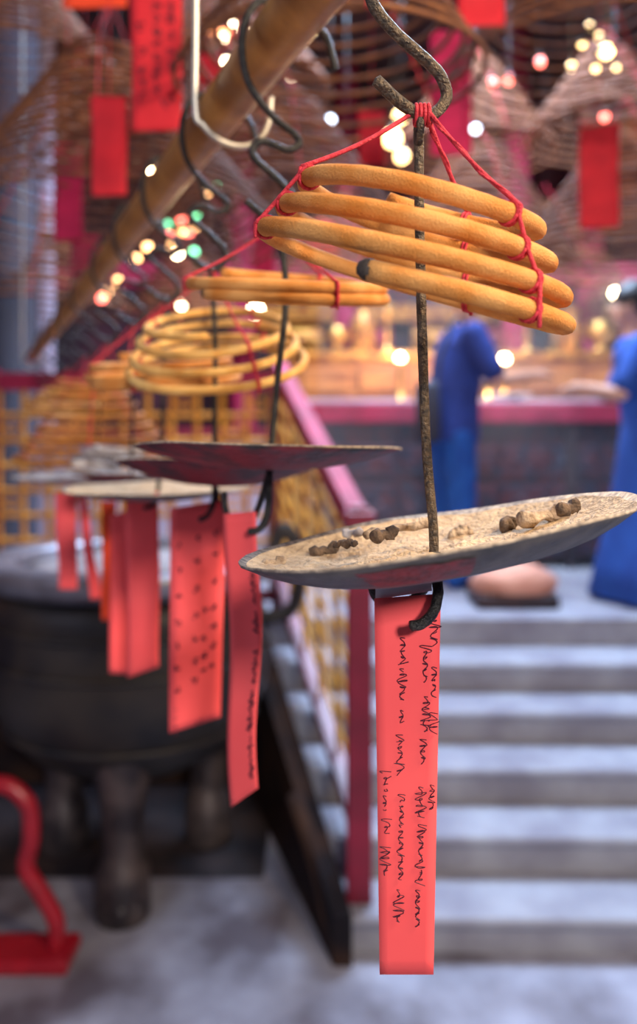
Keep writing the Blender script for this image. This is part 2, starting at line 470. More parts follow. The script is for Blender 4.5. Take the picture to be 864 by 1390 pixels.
m.build('front_panel', M['carved'], t, False)
for i in range(5):
    x0 = xa + .03 + i * (xb - xa - .06) / 4
    MB().box((x0 - .04, ty - .01, zt), (x0 + .04, ty + .08, za - .155), .01).build('leg', M['dark_wood'], t, False)
t = empty('altar_screen', (1.2, 6.3, zt), 'gilded brown altar cabinet with long horizontal panels behind the red-edged table', 'cabinet')
sx0 = at(395, 520, 6.2).x
MB().box((sx0, 6.2, zt), (3.6, 6.45, CZ + .56), .01).build('body', M['panel_wood'], t, False)
MB().box((sx0, 6.17, CZ + .56), (3.6, 6.5, CZ + .63), .012).build('ledge', M['gold'], t, False)
m = MB()
for i in range(9):
    x0 = sx0 + .08 + i * .43
    m.box((x0, 6.165, CZ + .32), (x0 + .36, 6.2, CZ + .5), .01)
m.build('panel', M['panel_wood'], t, False)
rnd = random.Random(11)


def vessel(x, y, z, h, label, group, m='brass', kind=0):
    if kind == 0:
        pr = [(.30, 0), (.34, .06), (.16, .14), (.2, .22), (.42, .42), (.46, .6), (.34, .72), (.36, .8), (.3, .8)]
    elif kind == 1:
        pr = [(.2, 0), (.22, .03), (.06, .1), (.05, .3), (.09, .34), (.05, .4), (.045, .75), (.13, .82), (.15, .86), (.03, .87), (.03, 1.0)]
    else:
        pr = [(.25, 0), (.28, .1), (.22, .3), (.26, .5), (.2, .66), (.12, .72), (.15, .8), (.16, .9), (.1, .98), (.0, 1.0)]
    o = MB().lathe([(r * h, zz * h) for r, zz in pr], (x, y, z), 20).build({0: 'brass_vessel', 1: 'candlestick', 2: 'deity_figure'}[kind], M[m])
    return props(o, label, {0: 'vessel', 1: 'candlestick', 2: 'statue'}[kind], group)


for px, h, kd, lb in ((455, .24, 0, 'squat brass vessel at the left end of the gilded cabinet'), (492, .42, 2, 'small gilded seated figure beside the brass vessel on the cabinet'),
                      (525, .38, 1, 'tall brass candlestick between figure and blue-shirted person'), (715, .34, 1, 'tall brass candlestick on cabinet right of blue-shirted person'),
                      (775, .36, 2, 'gilded figure in front of the right-hand red column'), (815, .3, 0, 'brass vessel near the right edge of the cabinet')):
    vessel(at(px, 480, 6.3).x, 6.3, CZ + .63, h, lb, 'brass and gilt ware on the altar cabinet', 'gold' if kd == 2 else 'brass', kd)
for px, w_, lb in ((690, .16, 'pale offering plate on the altar table beside the blue-shirted person'), (600, .12, 'small pale offering plate behind the blue-shirted person')):
    o = MB().lathe([(.4 * w_, 0), (.5 * w_, .01), (w_, .035), (w_ * .95, .04), (.4 * w_, .015), (0, .012)], (at(px, 540, 5.6).x, 5.6, za), 24).build('offering_plate', M['paper_white'])
    props(o, lb, 'plate')
# upper gilded shrine boards behind
t = empty('gilded_shrine', (.9, 7.4, zt), 'tall gilded and red carved shrine rising behind the altar cabinet', 'shrine')
m = MB().box((sx0 - .4, 7.35, zt), (3.5, 7.6, CZ + 1.15), .01)
m.build('back_board', M['dark_wood'], t, False)
for i in range(7):
    x0 = sx0 - .2 + i * .62
    mm = MB().box((x0, 7.28, CZ + .1), (x0 + .44, 7.36, CZ + 1.0), .01)
    for q in range(4): mm.sphere((x0 + .22, 7.27, CZ + .22 + q * .2), .09, 1.5, .5, .8, 12, 8, .7, i + q)
    mm.build('carved_panel', M['gold'] if i % 2 == 0 else M['red_wood_bright'], t)
MB().box((sx0 - .4, 7.2, CZ + 1.0), (3.5, 7.36, CZ + 1.15), .01).build('canopy', M['gold'], t, False)

# white cloth counter behind the landing railing
t = empty('white_counter', (-1.8, 5.6, zt), 'white-covered counter seen through the yellow fretwork on the left', 'counter')
MB().box((-3.3, 5.3, zt), (-.35, 5.9, CZ - .02), .02).build('body', M['wall_pale'], t, False)
MB().box((-3.35, 5.25, CZ - .02), (-.3, 5.95, CZ + .04), .015).build('top', M['red_wood'], t, False)
# kneeling cushion at the head of the steps
kp = at(700, 800, 4.25)
t = empty('kneeling_stool', (kp.x, 4.3, zt), 'peach padded kneeling stool on a dark base at the head of the steps', 'stool')
MB().box((kp.x - .22, 4.15, zt), (kp.x + .2, 4.45, zt + .07), .012).build('base', M['dark_wood'], t, False)
m = MB().sphere((kp.x, 4.3, zt + .11), .2, 1.12, .78, .55, 24, 12, .12, 3)
m.build('cushion', M['cushion'], t)


# ------------------------------------------------------------------ people
def grown(name, mb, vox, mtl, parent, it=4):
    """overlapping limbs fused into one continuous surface"""
    o = mb.build(name, mtl, parent)
    r = o.modifiers.new('fuse', 'REMESH'); r.mode = 'VOXEL'; r.voxel_size = vox; r.use_smooth_shade = True
    sm = o.modifiers.new('soften', 'SMOOTH'); sm.factor = .5; sm.iterations = it
    return o


def human(t, bx, by, z, face, H=1.74, arm_fwd=.5, lean=0.05, robe=False, top='shirt', legs='jeans', head_down=0.0):
    """standing person facing angle face (radians in plan), feet at (bx,by,z)"""
    f = Vector((math.cos(face), math.sin(face), 0)); s = Vector((-f.y, f.x, 0))
    s_ = H / 1.74

    def P(fw, sd, h): return Vector((bx, by, z)) + (f * fw + s * sd + Vector((0, 0, h))) * s_

    def lean_at(h): return lean * max(0, (h - .95) / .35) ** 1.1

    def loft(mb, rings, seg=24):                # rings: height, half depth, half width
        v = []; fc = []
        for (h, a, b) in rings:
            for k in range(seg):
                q = 2 * PI * k / seg; v.append(P(lean_at(h) + a * math.cos(q), b * math.sin(q), h))
        for i in range(len(rings) - 1):
            for k in range(seg): fc.append((i * seg + k, i * seg + (k + 1) % seg, (i + 1) * seg + (k + 1) % seg, (i + 1) * seg + k))
        fc.append(tuple(range(seg))[::-1]); fc.append(tuple(range((len(rings) - 1) * seg, len(rings) * seg)))
        mb.add(v, fc)

    def limb(mb, pts, rad):
        n = 6; Q = []; Rr = []
        for i in range(len(pts) - 1):
            for k in range(n):
                u = k / n; Q.append(pts[i].lerp(pts[i + 1], u)); Rr.append((rad[i] * (1 - u) + rad[i + 1] * u) * s_)
        Q.append(pts[-1]); Rr.append(rad[-1] * s_)
        mb.tube(Q, Rr, 14)
        for p, r in zip(pts, rad): mb.sphere(p, r * s_, seg=14, rings=8)
    L = lean_at(1.4)
    b = MB()
    loft(b, [(.84, .09, .14), (.92, .11, .165), (1.0, .105, .15), (1.08, .095, .135), (1.2, .11, .148), (1.34, .112, .165), (1.41, .085, .13), (1.45, .055, .06), (1.56, .05, .052)])
    hc = P(L + .035, 0, 1.625)
    b.sphere(hc, .1 * s_, .93, .82, 1.16, 20, 12)
    b.sphere(P(L + .075, 0, 1.555), .045 * s_, 1, 1, .9, 12, 8)
    for sd in (1, -1):
        sh, el, wr = P(L, sd * .185, 1.385), P(L + .10, sd * .24, 1.13), P(L + .10 + arm_fwd * .5, sd * .15, 1.17)
        limb(b, [sh, el, wr], [.05, .04, .027])
        pal = P(L + .155 + arm_fwd * .5, sd * .145, 1.172)
        limb(b, [wr, pal], [.027, .03])
        for k in range(4):
            a0 = P(L + .165 + arm_fwd * .5, sd * (.175 - .019 * k), 1.172); ln = (.062, .074, .070, .056)[k]
            limb(b, [a0, a0 + f * ln * .6, a0 + f * ln - Vector((0, 0, .022))], [.0095, .009, .008])
        limb(b, [P(L + .13 + arm_fwd * .5, sd * .12, 1.17), P(L + .165 + arm_fwd * .5, sd * .085, 1.16), P(L + .19 + arm_fwd * .5, sd * .085, 1.15)], [.013, .010, .009])
        limb(b, [P(0, sd * .09, .88), P(.02, sd * .10, .48), P(-.03, sd * .11, .09)], [.085, .056, .036])
        limb(b, [P(-.05, sd * .11, .05), P(.12, sd * .125, .035)], [.036, .03])
    grown('body', b, .0075, M['skin'], t, 2)
    MB().sphere(hc + f * .092 * s_ + Vector((0, 0, -.01)), .014, 1, 1, 1.6, 8, 6).build('nose', M['skin'], t)
    for sd in (1, -1):
        MB().sphere(hc + s * sd * .083 * s_, .022, .6, .6, 1.4, 8, 6).build('ear', M['skin'], t)
        MB().sphere(hc + f * .082 * s_ + s * sd * .032 + Vector((0, 0, .018)), .011, seg=8, rings=6).build('eye', M['hair'], t)
    MB().sphere(hc + f * .082 * s_ + Vector((0, 0, -.05)), .018, .5, 1, .3, 8, 6).build('mouth', M['string'], t)
    MB().sphere(hc + Vector((0, 0, .04)) - f * .022, .108, 1.0, .9, 1.02, 20, 12, .1).build('hair', M['hair'], t)
    k = MB()
    loft(k, [(.80, .155, .195), (.9, .15, .19), (1.05, .14, .175), (1.2, .145, .178), (1.34, .14, .19), (1.41, .11, .16), (1.455, .075, .09)])
    for sd in (1, -1): limb(k, [P(L, sd * .17, 1.385), P(L + .075, sd * .232, 1.19)], [.075, .07])
    grown('shirt', k, .014, M[top], t, 5)
    if robe:
        sk = MB(); pr = [(.17, 1.0), (.2, .8), (.25, .5), (.33, .2), (.37, .03), (.35, .02)]
        v = []; fc = []; seg = 48
        for (r, zz) in pr:
            for q in range(seg):
                a = 2 * PI * q / seg; rr = r * (1 + .07 * math.sin(a * 6) * (1.05 - zz))
                v.append(P(rr * math.cos(a) * .85, rr * math.sin(a), zz))
        for i in range(len(pr) - 1):
            for q in range(seg): fc.append((i * seg + q, (i + 1) * seg + q, (i + 1) * seg + (q + 1) % seg, i * seg + (q + 1) % seg))
        sk.add(v, fc).build('skirt', M[legs], t)
    else:
        k = MB(); loft(k, [(.78, .12, .17), (.86, .135, .182), (.98, .125, .165)])
        for sd in (1, -1): limb(k, [P(0, sd * .09, .84), P(.02, sd * .10, .48), P(-.02, sd * .11, .07)], [.108, .085, .072])
        grown('trousers', k, .014, M[legs], t, 5)
        for sd in (1, -1):
            MB().sphere(P(.05, sd * .12, .04), .05, 2.6 if abs(f.x) > .7 else 1, 1 if abs(f.x) > .7 else 2.6, .8, 14, 8).build('shoe', M['bag'], t)
    return P


pb = at(612, 800, 4.85); pb.z = zt
t = empty('person', (pb.x, 4.85, zt), 'person in blue t-shirt and bright blue jeans standing at the altar table, arms reaching right', 'person')
P = human(t, pb.x, 4.85, zt, R(12), 1.84)
MB().sphere(P(.10, -.115, 1.27), .075, .8, .6, .8, 12, 8).build('shirt_print', M['print'], t, True, 'pale print on the shirt')
c = P(-.185, -.12, .98)
bag = MB().box((c.x - .06, c.y - .15, c.z - .2), (c.x + .06, c.y + .15, c.z + .16), .045).build('shoulder_bag', M['bag'], t)
MB().tube(spline([P(-.16, -.2, 1.1), P(-.13, -.2, 1.28), P(-.02, -.16, 1.475), P(.10, -.02, 1.36), P(.13, .1, 1.2)], 6), .012, 6).build('bag_strap', M['bag'], bag)
pr_ = at(880, 800, 4.45)
t = empty('person', (pr_.x, 4.45, zt), 'person in loose blue clothes cut off by the right edge of the photo', 'person')
human(t, pr_.x, 4.45, zt, R(165), 1.7, top='robe', legs='robe', robe=True, arm_fwd=.35)

# ------------------------------------------------------------------ bamboo pole and its row of hangers
PX0, PSL, PH = .283, .4235, .366                  # the pole runs at x = PX0 - PSL*D, level, above the eye
pn = Vector((1, PSL, 0)).normalized()            # horizontal across the pole
pd = Vector((-PSL, 1, 0)).normalized()


def pole_at(D): return Vector((PX0 - PSL * D, D, CZ + PH))


PR = .0255
t = empty('bamboo_pole', pole_at(1.5), 'thick brown bamboo pole running diagonally overhead, carrying the hooks', 'pole')
pts = []; rr = []
for i in range(121):
    D = .18 + i * 3.75 / 120
    p = pole_at(D)
    pts.append(p + Vector((0, 0, .003 * math.sin(D * 2.1)))); nd = (D % .31)
    rr.append(PR * (1 + (.035 if nd < .03 else 0)) * (1 - .03 * D / 4))
MB().tube(pts, rr, 28).build('cane', M['bamboo'], t)
HOOK = [(.055, -.022), (.046, .006), (.026, .026), (0, .0325), (-.022, .026), (-.0345, .004), (-.037, -.022), (-.030, -.050), (-.008, -.075), (.013, -.088), (.018, -.097), (.006, -.104),
        (-.016, -.099), (-.027, -.107), (-.024, -.117), (-.008, -.128), (.004, -.138), (.012, -.146), (.0155, -.158), (.009, -.168), (-.002, -.172), (-.016, -.167), (-.033, -.156)]
HOOK1 = [(.055, -.022), (.046, .006), (.026, .026), (0, .0325), (-.022, .026), (-.0345, .004), (-.037, -.022), (-.030, -.045), (-.012, -.062), (.004, -.070), (.006, -.078), (-.01, -.082),
         (-.034, -.088), (-.0395, -.1), (-.036, -.113), (-.020, -.1265), (.0, -.138), (.011, -.1465), (.0155, -.158), (.009, -.1685), (-.001, -.172), (-.016, -.167), (-.033, -.156)]


def s_hook(D, label, shape=HOOK, dr=0.0, u0=0.0, r=.0034, m='wire', tilt=0):
    c = pole_at(D)
    P = []
    for (u, z) in shape:
        if z < -.06: z -= dr * min(1, (-.06 - z) / .1)
        P.append(c + pn * (u * (1 - .0) + (u0 * min(1, max(0, -z / .17)))) + Vector((0, 0, z)) + pd * tilt * (-z))
    o = MB().tube(spline(P, 7), r, 10, rough=.06).build('pole_hook', M[m])
    props(o, label, 'hook', 'black S-shaped hooks on the bamboo pole')
    i = len(P) - 3
    return P[i]                                  # cradle bottom


def rod_hanger(D, top, bend, sc, roll, pitch, Rr, depth, label, under='saucer_red', thick=.0028, hookpts=None, rough=.004, inner='ash', seed=0, wmat='wire', hook_s=1.0, hook_dir=-1, boat=0.0, pw=2.2, fillf=.42):
    """saucer threaded on a rod: one thing. returns (saucer matrix, hook bottom)"""
    t = empty('ash_saucer', sc, label, 'incense saucer')
    Mx = Matrix.Rotation(roll, 3, 'Y') @ Matrix.Rotation(pitch, 3, 'X')
    nseg, nr = 72, 10
    v = []; f = []

    def zed(q): return -depth * (1 - q ** pw)
    rim = []
    for k in range(nseg):
        a = 2 * PI * k / nseg
        rim.append((1 + .018 * noise.noise(Vector((math.cos(a) * 1.6, math.sin(a) * 1.6, seed * 3.3))) + .008 * noise.noise(Vector((math.cos(a) * 9, math.sin(a) * 9, seed))),
                    rough * noise.noise(Vector((math.cos(a) * 1.3 + 7, math.sin(a) * 1.3, seed * 2.1)))))
    th = .0016
    for side in (0, 1):                          # 0 = top surface, 1 = underside
        for i in range(nr + 1):
            q = i / nr
            for k in range(nseg):
                a = 2 * PI * k / nseg; rm, rz = rim[k]
                z = zed(q) + rz * q * q + boat * (q ** 2) * math.cos(a) ** 2 - (th if side else 0)
                if not side and i < nr: z += .0004 * noise.noise(Vector((q * 9 * math.cos(a), q * 9 * math.sin(a), seed)))
                v.append(Mx @ Vector((Rr * q * rm * math.cos(a), Rr * q * rm * math.sin(a), z)) + sc)
    n1 = (nr + 1) * nseg
    top_f = []; bot_f = []; rim_f = []
    for i in range(nr):
        for k in range(nseg):
            a, b = i * nseg + k, i * nseg + (k + 1) % nseg
            top_f.append((a, a + nseg, b + nseg, b))
            bot_f.append((n1 + a, n1 + b, n1 + b + nseg, n1 + a + nseg))
    for k in range(nseg):
        a, b = nr * nseg + k, nr * nseg + (k + 1) % nseg
        rim_f.append((a, n1 + a, n1 + b, b))
    dish = link_mesh('dish', v, top_f + rim_f + bot_f, [M[under], M['rim_lip']], t)
    for fi in range(len(top_f) - nseg, len(top_f) + len(rim_f)): dish.data.polygons[fi].material_index = 1
    # ash crust lying in the dish: slightly above the metal, ends at a ragged line inside the rim
    av = []; af = []
    na, nb = 26, 120
    for i in range(na + 1):
        for k in range(nb):
            a = 2 * PI * k / nb; lim = .965 + .02 * noise.noise(Vector((math.cos(a) * 5, math.sin(a) * 5, seed + 4)))
            q = i / na * lim
            kk = a / (2 * PI) * nseg; k0 = int(kk) % nseg; fr = kk - int(kk)
            rm = rim[k0][0] * (1 - fr) + rim[(k0 + 1) % nseg][0] * fr; rz = rim[k0][1] * (1 - fr) + rim[(k0 + 1) % nseg][1] * fr
            x, y = Rr * q * rm * math.cos(a), Rr * q * rm * math.sin(a)
            fill = depth * fillf * (1 - (q / lim) ** 3)
            z = zed(q) + rz * q * q + boat * q ** 2 * math.cos(a) ** 2 + .0006 + fill
            ns = noise.fractal(Vector((x * 70, y * 70, seed)), .9, 2.2, 4)
            z += max(-.0003, ns * .0036 * (1 - (q / lim) ** 6))
            av.append(Mx @ Vector((x, y, z)) + sc)
    for i in range(na):
        for k in range(nb):
            a, b = i * nb + k, i * nb + (k + 1) % nb
            af.append((a, a + nb, b + nb, b))
    o = link_mesh('ash_layer', av, af, [M[inner]])
    props(o, label.replace('saucer', 'saucer\'s ash', 1) if False else None)
    # rod
    if top is not None:
        P = spline([top] + [Vector(b) for b in bend] + [sc + Vector((0, 0, -depth * .8))], 8)
        rod = MB().tube(P, thick, 10, rough=.12, seed=seed)
        c = top + Vector((0, 0, .0))
        rod.tube([c + Vector((0, math.cos(a) * .0085, -.004 + .0085 * math.sin(a))) for a in [x * PI / 8 for x in range(17)]], thick * .8, 8)
        rod.build('rod', M[wmat], t)
    if hookpts:
        MB().tube(spline(hookpts, 8), thick * 1.1, 10, rough=.1).build('strip_hook', M['wire'], t)
    return t, Mx, o


def on_saucer(Mx, sc, x, y, z): return Mx @ Vector((x, y, z)) + sc


def coil(name, c, radii, drops, a0, turns_deg, roll, pitch, r, hook, label, group, m='incense', strings=(R(-70), R(60), R(175)), tip=True, seed=0, wob=.002, ash=True, sr=.0011, lean=0.0):
    """radii/drops are given per full turn from the outermost (lowest) inwards; angles run from a0 over turns_deg."""
    t = empty(name, c, label, 'incense coil', group)
    Mx = Matrix.Rotation(roll, 3, 'Y') @ Matrix.Rotation(pitch, 3, 'X')
    n = int(turns_deg / 5)

    def lerp(L, x):
        i = min(int(x), len(L) - 2); return L[i] + (L[i + 1] - L[i]) * (x - i)

    def pos(deg):
        x = deg / 360
        Rr = lerp(radii, x); z = lerp(drops, x)
        a = a0 + R(deg)
        wv = wob * noise.noise(Vector((deg * .011, seed * 5.0, 0)))
        return Mx @ Vector((Rr * math.cos(a) + lean * z, Rr * math.sin(a), z + wv)) + Vector(c)
    pts = [pos(i * 5.0) for i in range(n + 1)]
    MB().tube(pts, r, 14, rough=.07, seed=seed).build('incense_stick', M[m], t)
    if tip:
        d = (pts[0] - pts[1]).normalized()
        MB().tube([pts[0] - d * .001, pts[0] + d * .0025, pts[0] + d * .006], [r * 1.03, r * .92, r * .6], 12, rough=.2).build('burnt_tip', M['char'], t)
    if hook is not None:
        for si, sa in enumerate(strings):
            mb = MB(); ys = []
            deg = math.degrees(sa - a0) % 360
            while deg <= turns_deg: ys.append(deg); deg += 360
            if not ys: continue
            path = []
            for dg in ys:                        # lowest turn first
                p = pos(dg); a = a0 + R(dg)
                outv = Mx @ Vector((math.cos(a), math.sin(a), 0)); upv = Mx @ Vector((0, 0, 1))
                path.append(p + outv * (r + sr * .6) + upv * 0)
                tg = (pos(dg + 2) - p).normalized()
                for off in (-.0012, .0012):
                    mb.tube([p + tg * (off + .0006 * math.sin(q)) + (outv * math.cos(q) + upv * math.sin(q)) * (r + sr * .5) for q in [x * PI / 7 for x in range(15)]], sr * .8, 6)
            lowest = path[0]; a = a0 + R(ys[0])
            top = path[-1] + (Mx @ Vector((0, 0, 1))) * (r * .8)
            full = [lowest + Vector((0, 0, -.008))] + path + [top]
            mb.tube(full, sr, 6)
            h = Vector(hook)
            seg = 14; line = []
            for i in range(seg + 1):
                q = i / seg; line.append(top.lerp(h, q) + Vector((0, 0, -.004 * math.sin(PI * q))))
            mb.tube(line, sr * 1.05, 6)
            if si % 2 == 0:
                mb.tube([l + Vector((.0016 * math.sin(i), .0016 * math.cos(i), 0)) for i, l in enumerate(line)], sr * .7, 6)
            mb.build('string', M['string'], t)
    return t


def knot(p, label, rad=.006):
    mb = MB()
    for j in range(4):
        mb.tube([p + Vector((.0025 * j - .005, math.cos(a) * rad, math.sin(a) * rad)) for a in [x * PI / 8 for x in range(17)]], .0013, 6)
    return mb


# papers ------------------------------------------------------------------
def paper(name, TL, TR, BL, BR, m, label, group=None, curl=.004, seed=0, n=26, parent=None, ymin=0):
    """hanging sheet given by its four corners"""
    TL, TR, BL, BR = map(Vector, (TL, TR, BL, BR)); v = []; f = []
    nn = (TR - TL).cross(BL - TL).normalized()
    if nn.y > 0: nn = -nn

    def pt(u, q):
        p = TL.lerp(TR, u).lerp(BL.lerp(BR, u), q)
        return p + nn * curl * (math.sin(q * 2.6 * PI + seed) * .6 + math.cos(u * PI + seed) * .5 * math.sin(PI * min(1, q + .2)))
    W = 6
    for i in range(n + 1):
        for k in range(W + 1): v.append(pt(k / W, i / n))
    for i in range(n):
        for k in range(W):
            a = i * (W + 1) + k; f.append((a, a + W + 1, a + W + 2, a + 1))
    o = link_mesh(name, v, f, [M[m]], parent)
    sd = o.modifiers.new('thickness', 'SOLIDIFY'); sd.thickness = .0004
    if parent is None: props(o, label, 'paper strip', group)
    return o, pt, nn


def scribble(parent, pt, nn, words, W, H, m='ink', seed=1, wd=.00028, amp=.0027):
    """cursive handwriting running down the sheet; words = (u, q0, q1)"""
    rnd = random.Random(seed); mb = MB()
    for (u, q0, q1) in words:
        L = (q1 - q0) * H; n = max(6, int(L / .00075)); P = []
        ph = 0
        A = 1
        for i in range(n + 1):
            if i % 5 == 0: A = rnd.choice((.4, .6, .6, 1.0, 1.5)); nl = rnd.random() > .16
            ph += rnd.uniform(1.2, 2.6)
            uu = u + (math.sin(ph) * amp * A) / W; q = q0 + (q1 - q0) * (i / n) + math.cos(ph * .7) * .0013 / H
            if not nl and len(P) > 2:
                P2 = spline(P, 3); mb.tube(P2, wd, 4, False); P = []
            P.append(pt(uu, q) + nn * .0006)
        if len(P) > 2: mb.tube(spline(P, 3), wd, 4, False)
    return mb.build('handwriting', M[m], parent, False)


def glyphs(parent, pt, nn, cells, W, H, m='ink_blue', seed=1, s=.0035, wd=.0005):
    rnd = random.Random(seed); mb = MB()
    for (u, q) in cells:
        for k in range(rnd.randint(5, 7)):
            cx_, cy_ = rnd.uniform(-.6, .6), rnd.uniform(-.8, .8)
            kind = rnd.choice('hhvvd')
            dx, dy = {'h': (1, .1), 'v': (0, 1), 'd': (.7, .8)}[kind]
            l = rnd.uniform(.5, 1)
            a = pt(u + (cx_ - dx * l * .5) * s / W, q + (cy_ - dy * l * .5) * s / H) + nn * .0008
            b = pt(u + (cx_ + dx * l * .5) * s / W, q + (cy_ + dy * l * .5) * s / H) + nn * .0008
            mb.tube([a, (a + b) / 2, b], wd, 4, False)
    return mb.build('writing', M[m], parent, False)


# ---- hanger 1 (nearest, sharp)
D1 = .50
h1 = s_hook(D1, 'large rusty S-hook holding the nearest coil\'s red strings', HOOK1, r=.0037, m='wire_rust', u0=-.008)
sc1 = at(588, 717, .50)
roll1 = R(10)
rod_hanger(D1, at(568, 168, .5), [at(569, 300, .5), at(572, 430, .5), at(578, 600, .5), at(588, 720, .5)], sc1, R(-9.8), R(-2.3), .1205, .023,
           'nearest tilted iron saucer full of pale ash on a rusty rod', under='saucer', wmat='wire_rust', seed=1, thick=.0030, pw=3.6, fillf=.3,
           hookpts=[at(591, 750, .5), at(592, 780, .497), at(594, 805, .492), at(588, 830, .487), at(573, 846, .484), at(557, 850, .482)])
sauc1 = bpy.data.objects['ash_saucer']
MB().tube(spline([at(590, 757, .5), at(575, 800, .515), at(540, 822, .522), at(512, 812, .52), at(503, 790, .518)], 8), .0030, 10).build('strip_hook', M['wire'], sauc1)
ash1 = bpy.data.objects['ash_layer']
props(ash1, 'pale tan ash crust spread over the nearest tilted saucer', 'ash', None, 'stuff')
Mx1 = Matrix.Rotation(R(-9.8), 3, 'Y') @ Matrix.Rotation(R(-2.3), 3, 'X')
# red paint patch on the outside of the dish: a thin flake following the surface
v = []; f = []
for i in range(7):
    for k in range(15):
        q = .74 + .22 * i / 6; a = R(-118 + 30 * k / 14)
        rag = 1 + .02 * noise.noise(Vector((k * .7, i * .9, 3)))
        q2 = q * rag
        v.append(Mx1 @ Vector((.1205 * q2 * math.cos(a), .1205 * q2 * math.sin(a), -.023 * (1 - q2 ** 3.6) - .0024)) + sc1)
for i in range(6):
    for k in range(14):
        a = i * 15 + k; f.append((a, a + 1, a + 16, a + 15))
link_mesh('paint_patch', v, f, [M['redpatch']], sauc1, True, 'flaking red paint patch')


def ash_roll(px, py, D, length, ang, r, bendv, label, m='ash_bit', seed=0):
    p = at(px, py, D); P = []
    dx, dy = math.cos(ang), math.sin(ang)
    for i in range(9):
        q = i / 8 - .5
        P.append(p + (Mx1 @ Vector((dx * length * q - dy * bendv * (1 - 4 * q * q), dy * length * q + dx * bendv * (1 - 4 * q * q), .001 * math.sin(i * 2 + seed)))))
    o = MB().tube(P, [r * (1 + .25 * math.sin(i * 1.1 + seed)) for i in range(9)], 12, rough=.3, seed=seed).build('ash_roll', M[m])
    return props(o, label, 'ash', 'crumbled ash rolls on the nearest saucer')


def d_on(px, py, r):                            # depth where a sight line meets the ash of saucer 1
    nrm = Mx1 @ Vector((0, 0, 1)); e = Vector((0, 0, CZ)); d = at(px, py, 1) - e; h = -.008
    for _ in range(12):
        D = (sc1 + nrm * h - e).dot(nrm) / d.dot(nrm)
        q = min(.96, (e + d * D - sc1).length / .1205)
        h = -.023 * (1 - q ** 3.6) + .0006 + .023 * .3 * (1 - (q / .965) ** 3) + r * .8
    return D


for (px, py, L, an, r, b, lb, mm) in (
        (742, 700, .036, 14, .0046, .004, 'thick curved ash roll near the right end of the nearest saucer', 'ash_bit'),
        (772, 690, .016, 40, .0036, .002, 'short brown ash stub touching the thick curved roll', 'ash_dark'),
        (664, 708, .022, 118, .0036, .002, 'upright pale ash curl right of the rusty rod', 'ash_bit'),
        (691, 713, .012, 60, .0042, .001, 'small dark brown ash lump beside the pale curl', 'ash_dark'),
        (625, 722, .014, 0, .0040, .001, 'pale ash lump just right of the rusty rod', 'ash_bit'),
        (540, 718, .046, 12, .0030, .003, 'long pale ash roll lying left of the rusty rod', 'ash_bit'),
        (522, 726, .016, 25, .0036, .001, 'brown ash stub below the long pale ash roll', 'ash_dark'),
        (468, 738, .020, -50, .0022, .001, 'thin grey charred ash sliver in the left half of the nearest saucer', 'ash_dark'),
        (478, 724, .016, -45, .0026, .001, 'white ash sliver near the far rim of the nearest saucer', 'ash_grey'),
        (440, 748, .018, 10, .0036, .001, 'crumbly brown ash heap at the left of the nearest saucer', 'ash_dark'),
        (372, 764, .014, 20, .0026, .001, 'tiny ash crumb at the left tip of the nearest saucer', 'ash_bit')):
    ash_roll(px, py, d_on(px, py, r), L, R(an), r, b, lb, mm, px)

coil('incense_coil', at(560, 372, .50), [.0955, .0940, .0815, .071, .062], [-.010, .004, .021, .039, .053], R(-107), 360 * 3.6, R(15.5), R(8.5), .0056, h1 + Vector((.001, 0, .006)),
     'nearest thick amber incense coil, tilted, on red strings and sharply in focus', 'amber incense coils hanging in a row from the pole', 'incense',
     (R(-52), R(196), R(60)), seed=1, sr=.0013, lean=-.12)
o = knot(h1 + Vector((.001, 0, 0)), '').build('string_knot', M['string'], bpy.data.objects['incense_coil'])
# paper strip 1
D = .505
s1, pt, nn = paper('paper_strip', at(508, 812, D), at(598, 806, D - .006), at(515, 1322, D), at(588, 1322, D - .006), 'paper',
                   'nearest long coral-red paper strip with handwriting, hooked under the tilted saucer', 'red paper strips under the row of saucers', .0018, .6)
W, H = .04, .23
qq = lambda y: (y - 812) / (1322 - 812)
ww = lambda x, y: (x - (508 + 7 * qq(y))) / (90 - 17 * qq(y))
words = [(ww(x, (a + b) / 2), qq(a), qq(b)) for x, a, b in (
    (547, 868, 905), (546, 910, 952), (545, 966, 985), (543, 1000, 1052), (545, 1080, 1120), (544, 1122, 1192), (541, 1208, 1252),
    (577, 880, 928), (578, 950, 1002), (574, 1008, 1038), (571, 1072, 1112), (571, 1122, 1200), (567, 1208, 1256),
    (590, 832, 880), (589, 910, 950), (588, 972, 998), (586, 1070, 1104), (523, 1048, 1075), (522, 1080, 1100), (524, 1112, 1130), (523, 1150, 1186))]
scribble(s1, pt, nn, words, W, H, seed=4)
wt, _, _ = paper('white_tab', at(510, 781, D + .002), at(584, 773, D + .002), at(509, 814, D + .001), at(586, 802, D + .001), 'paper_white', None, None, .0004, 0, 6, s1)
wt['label'] = 'white folded paper tab'

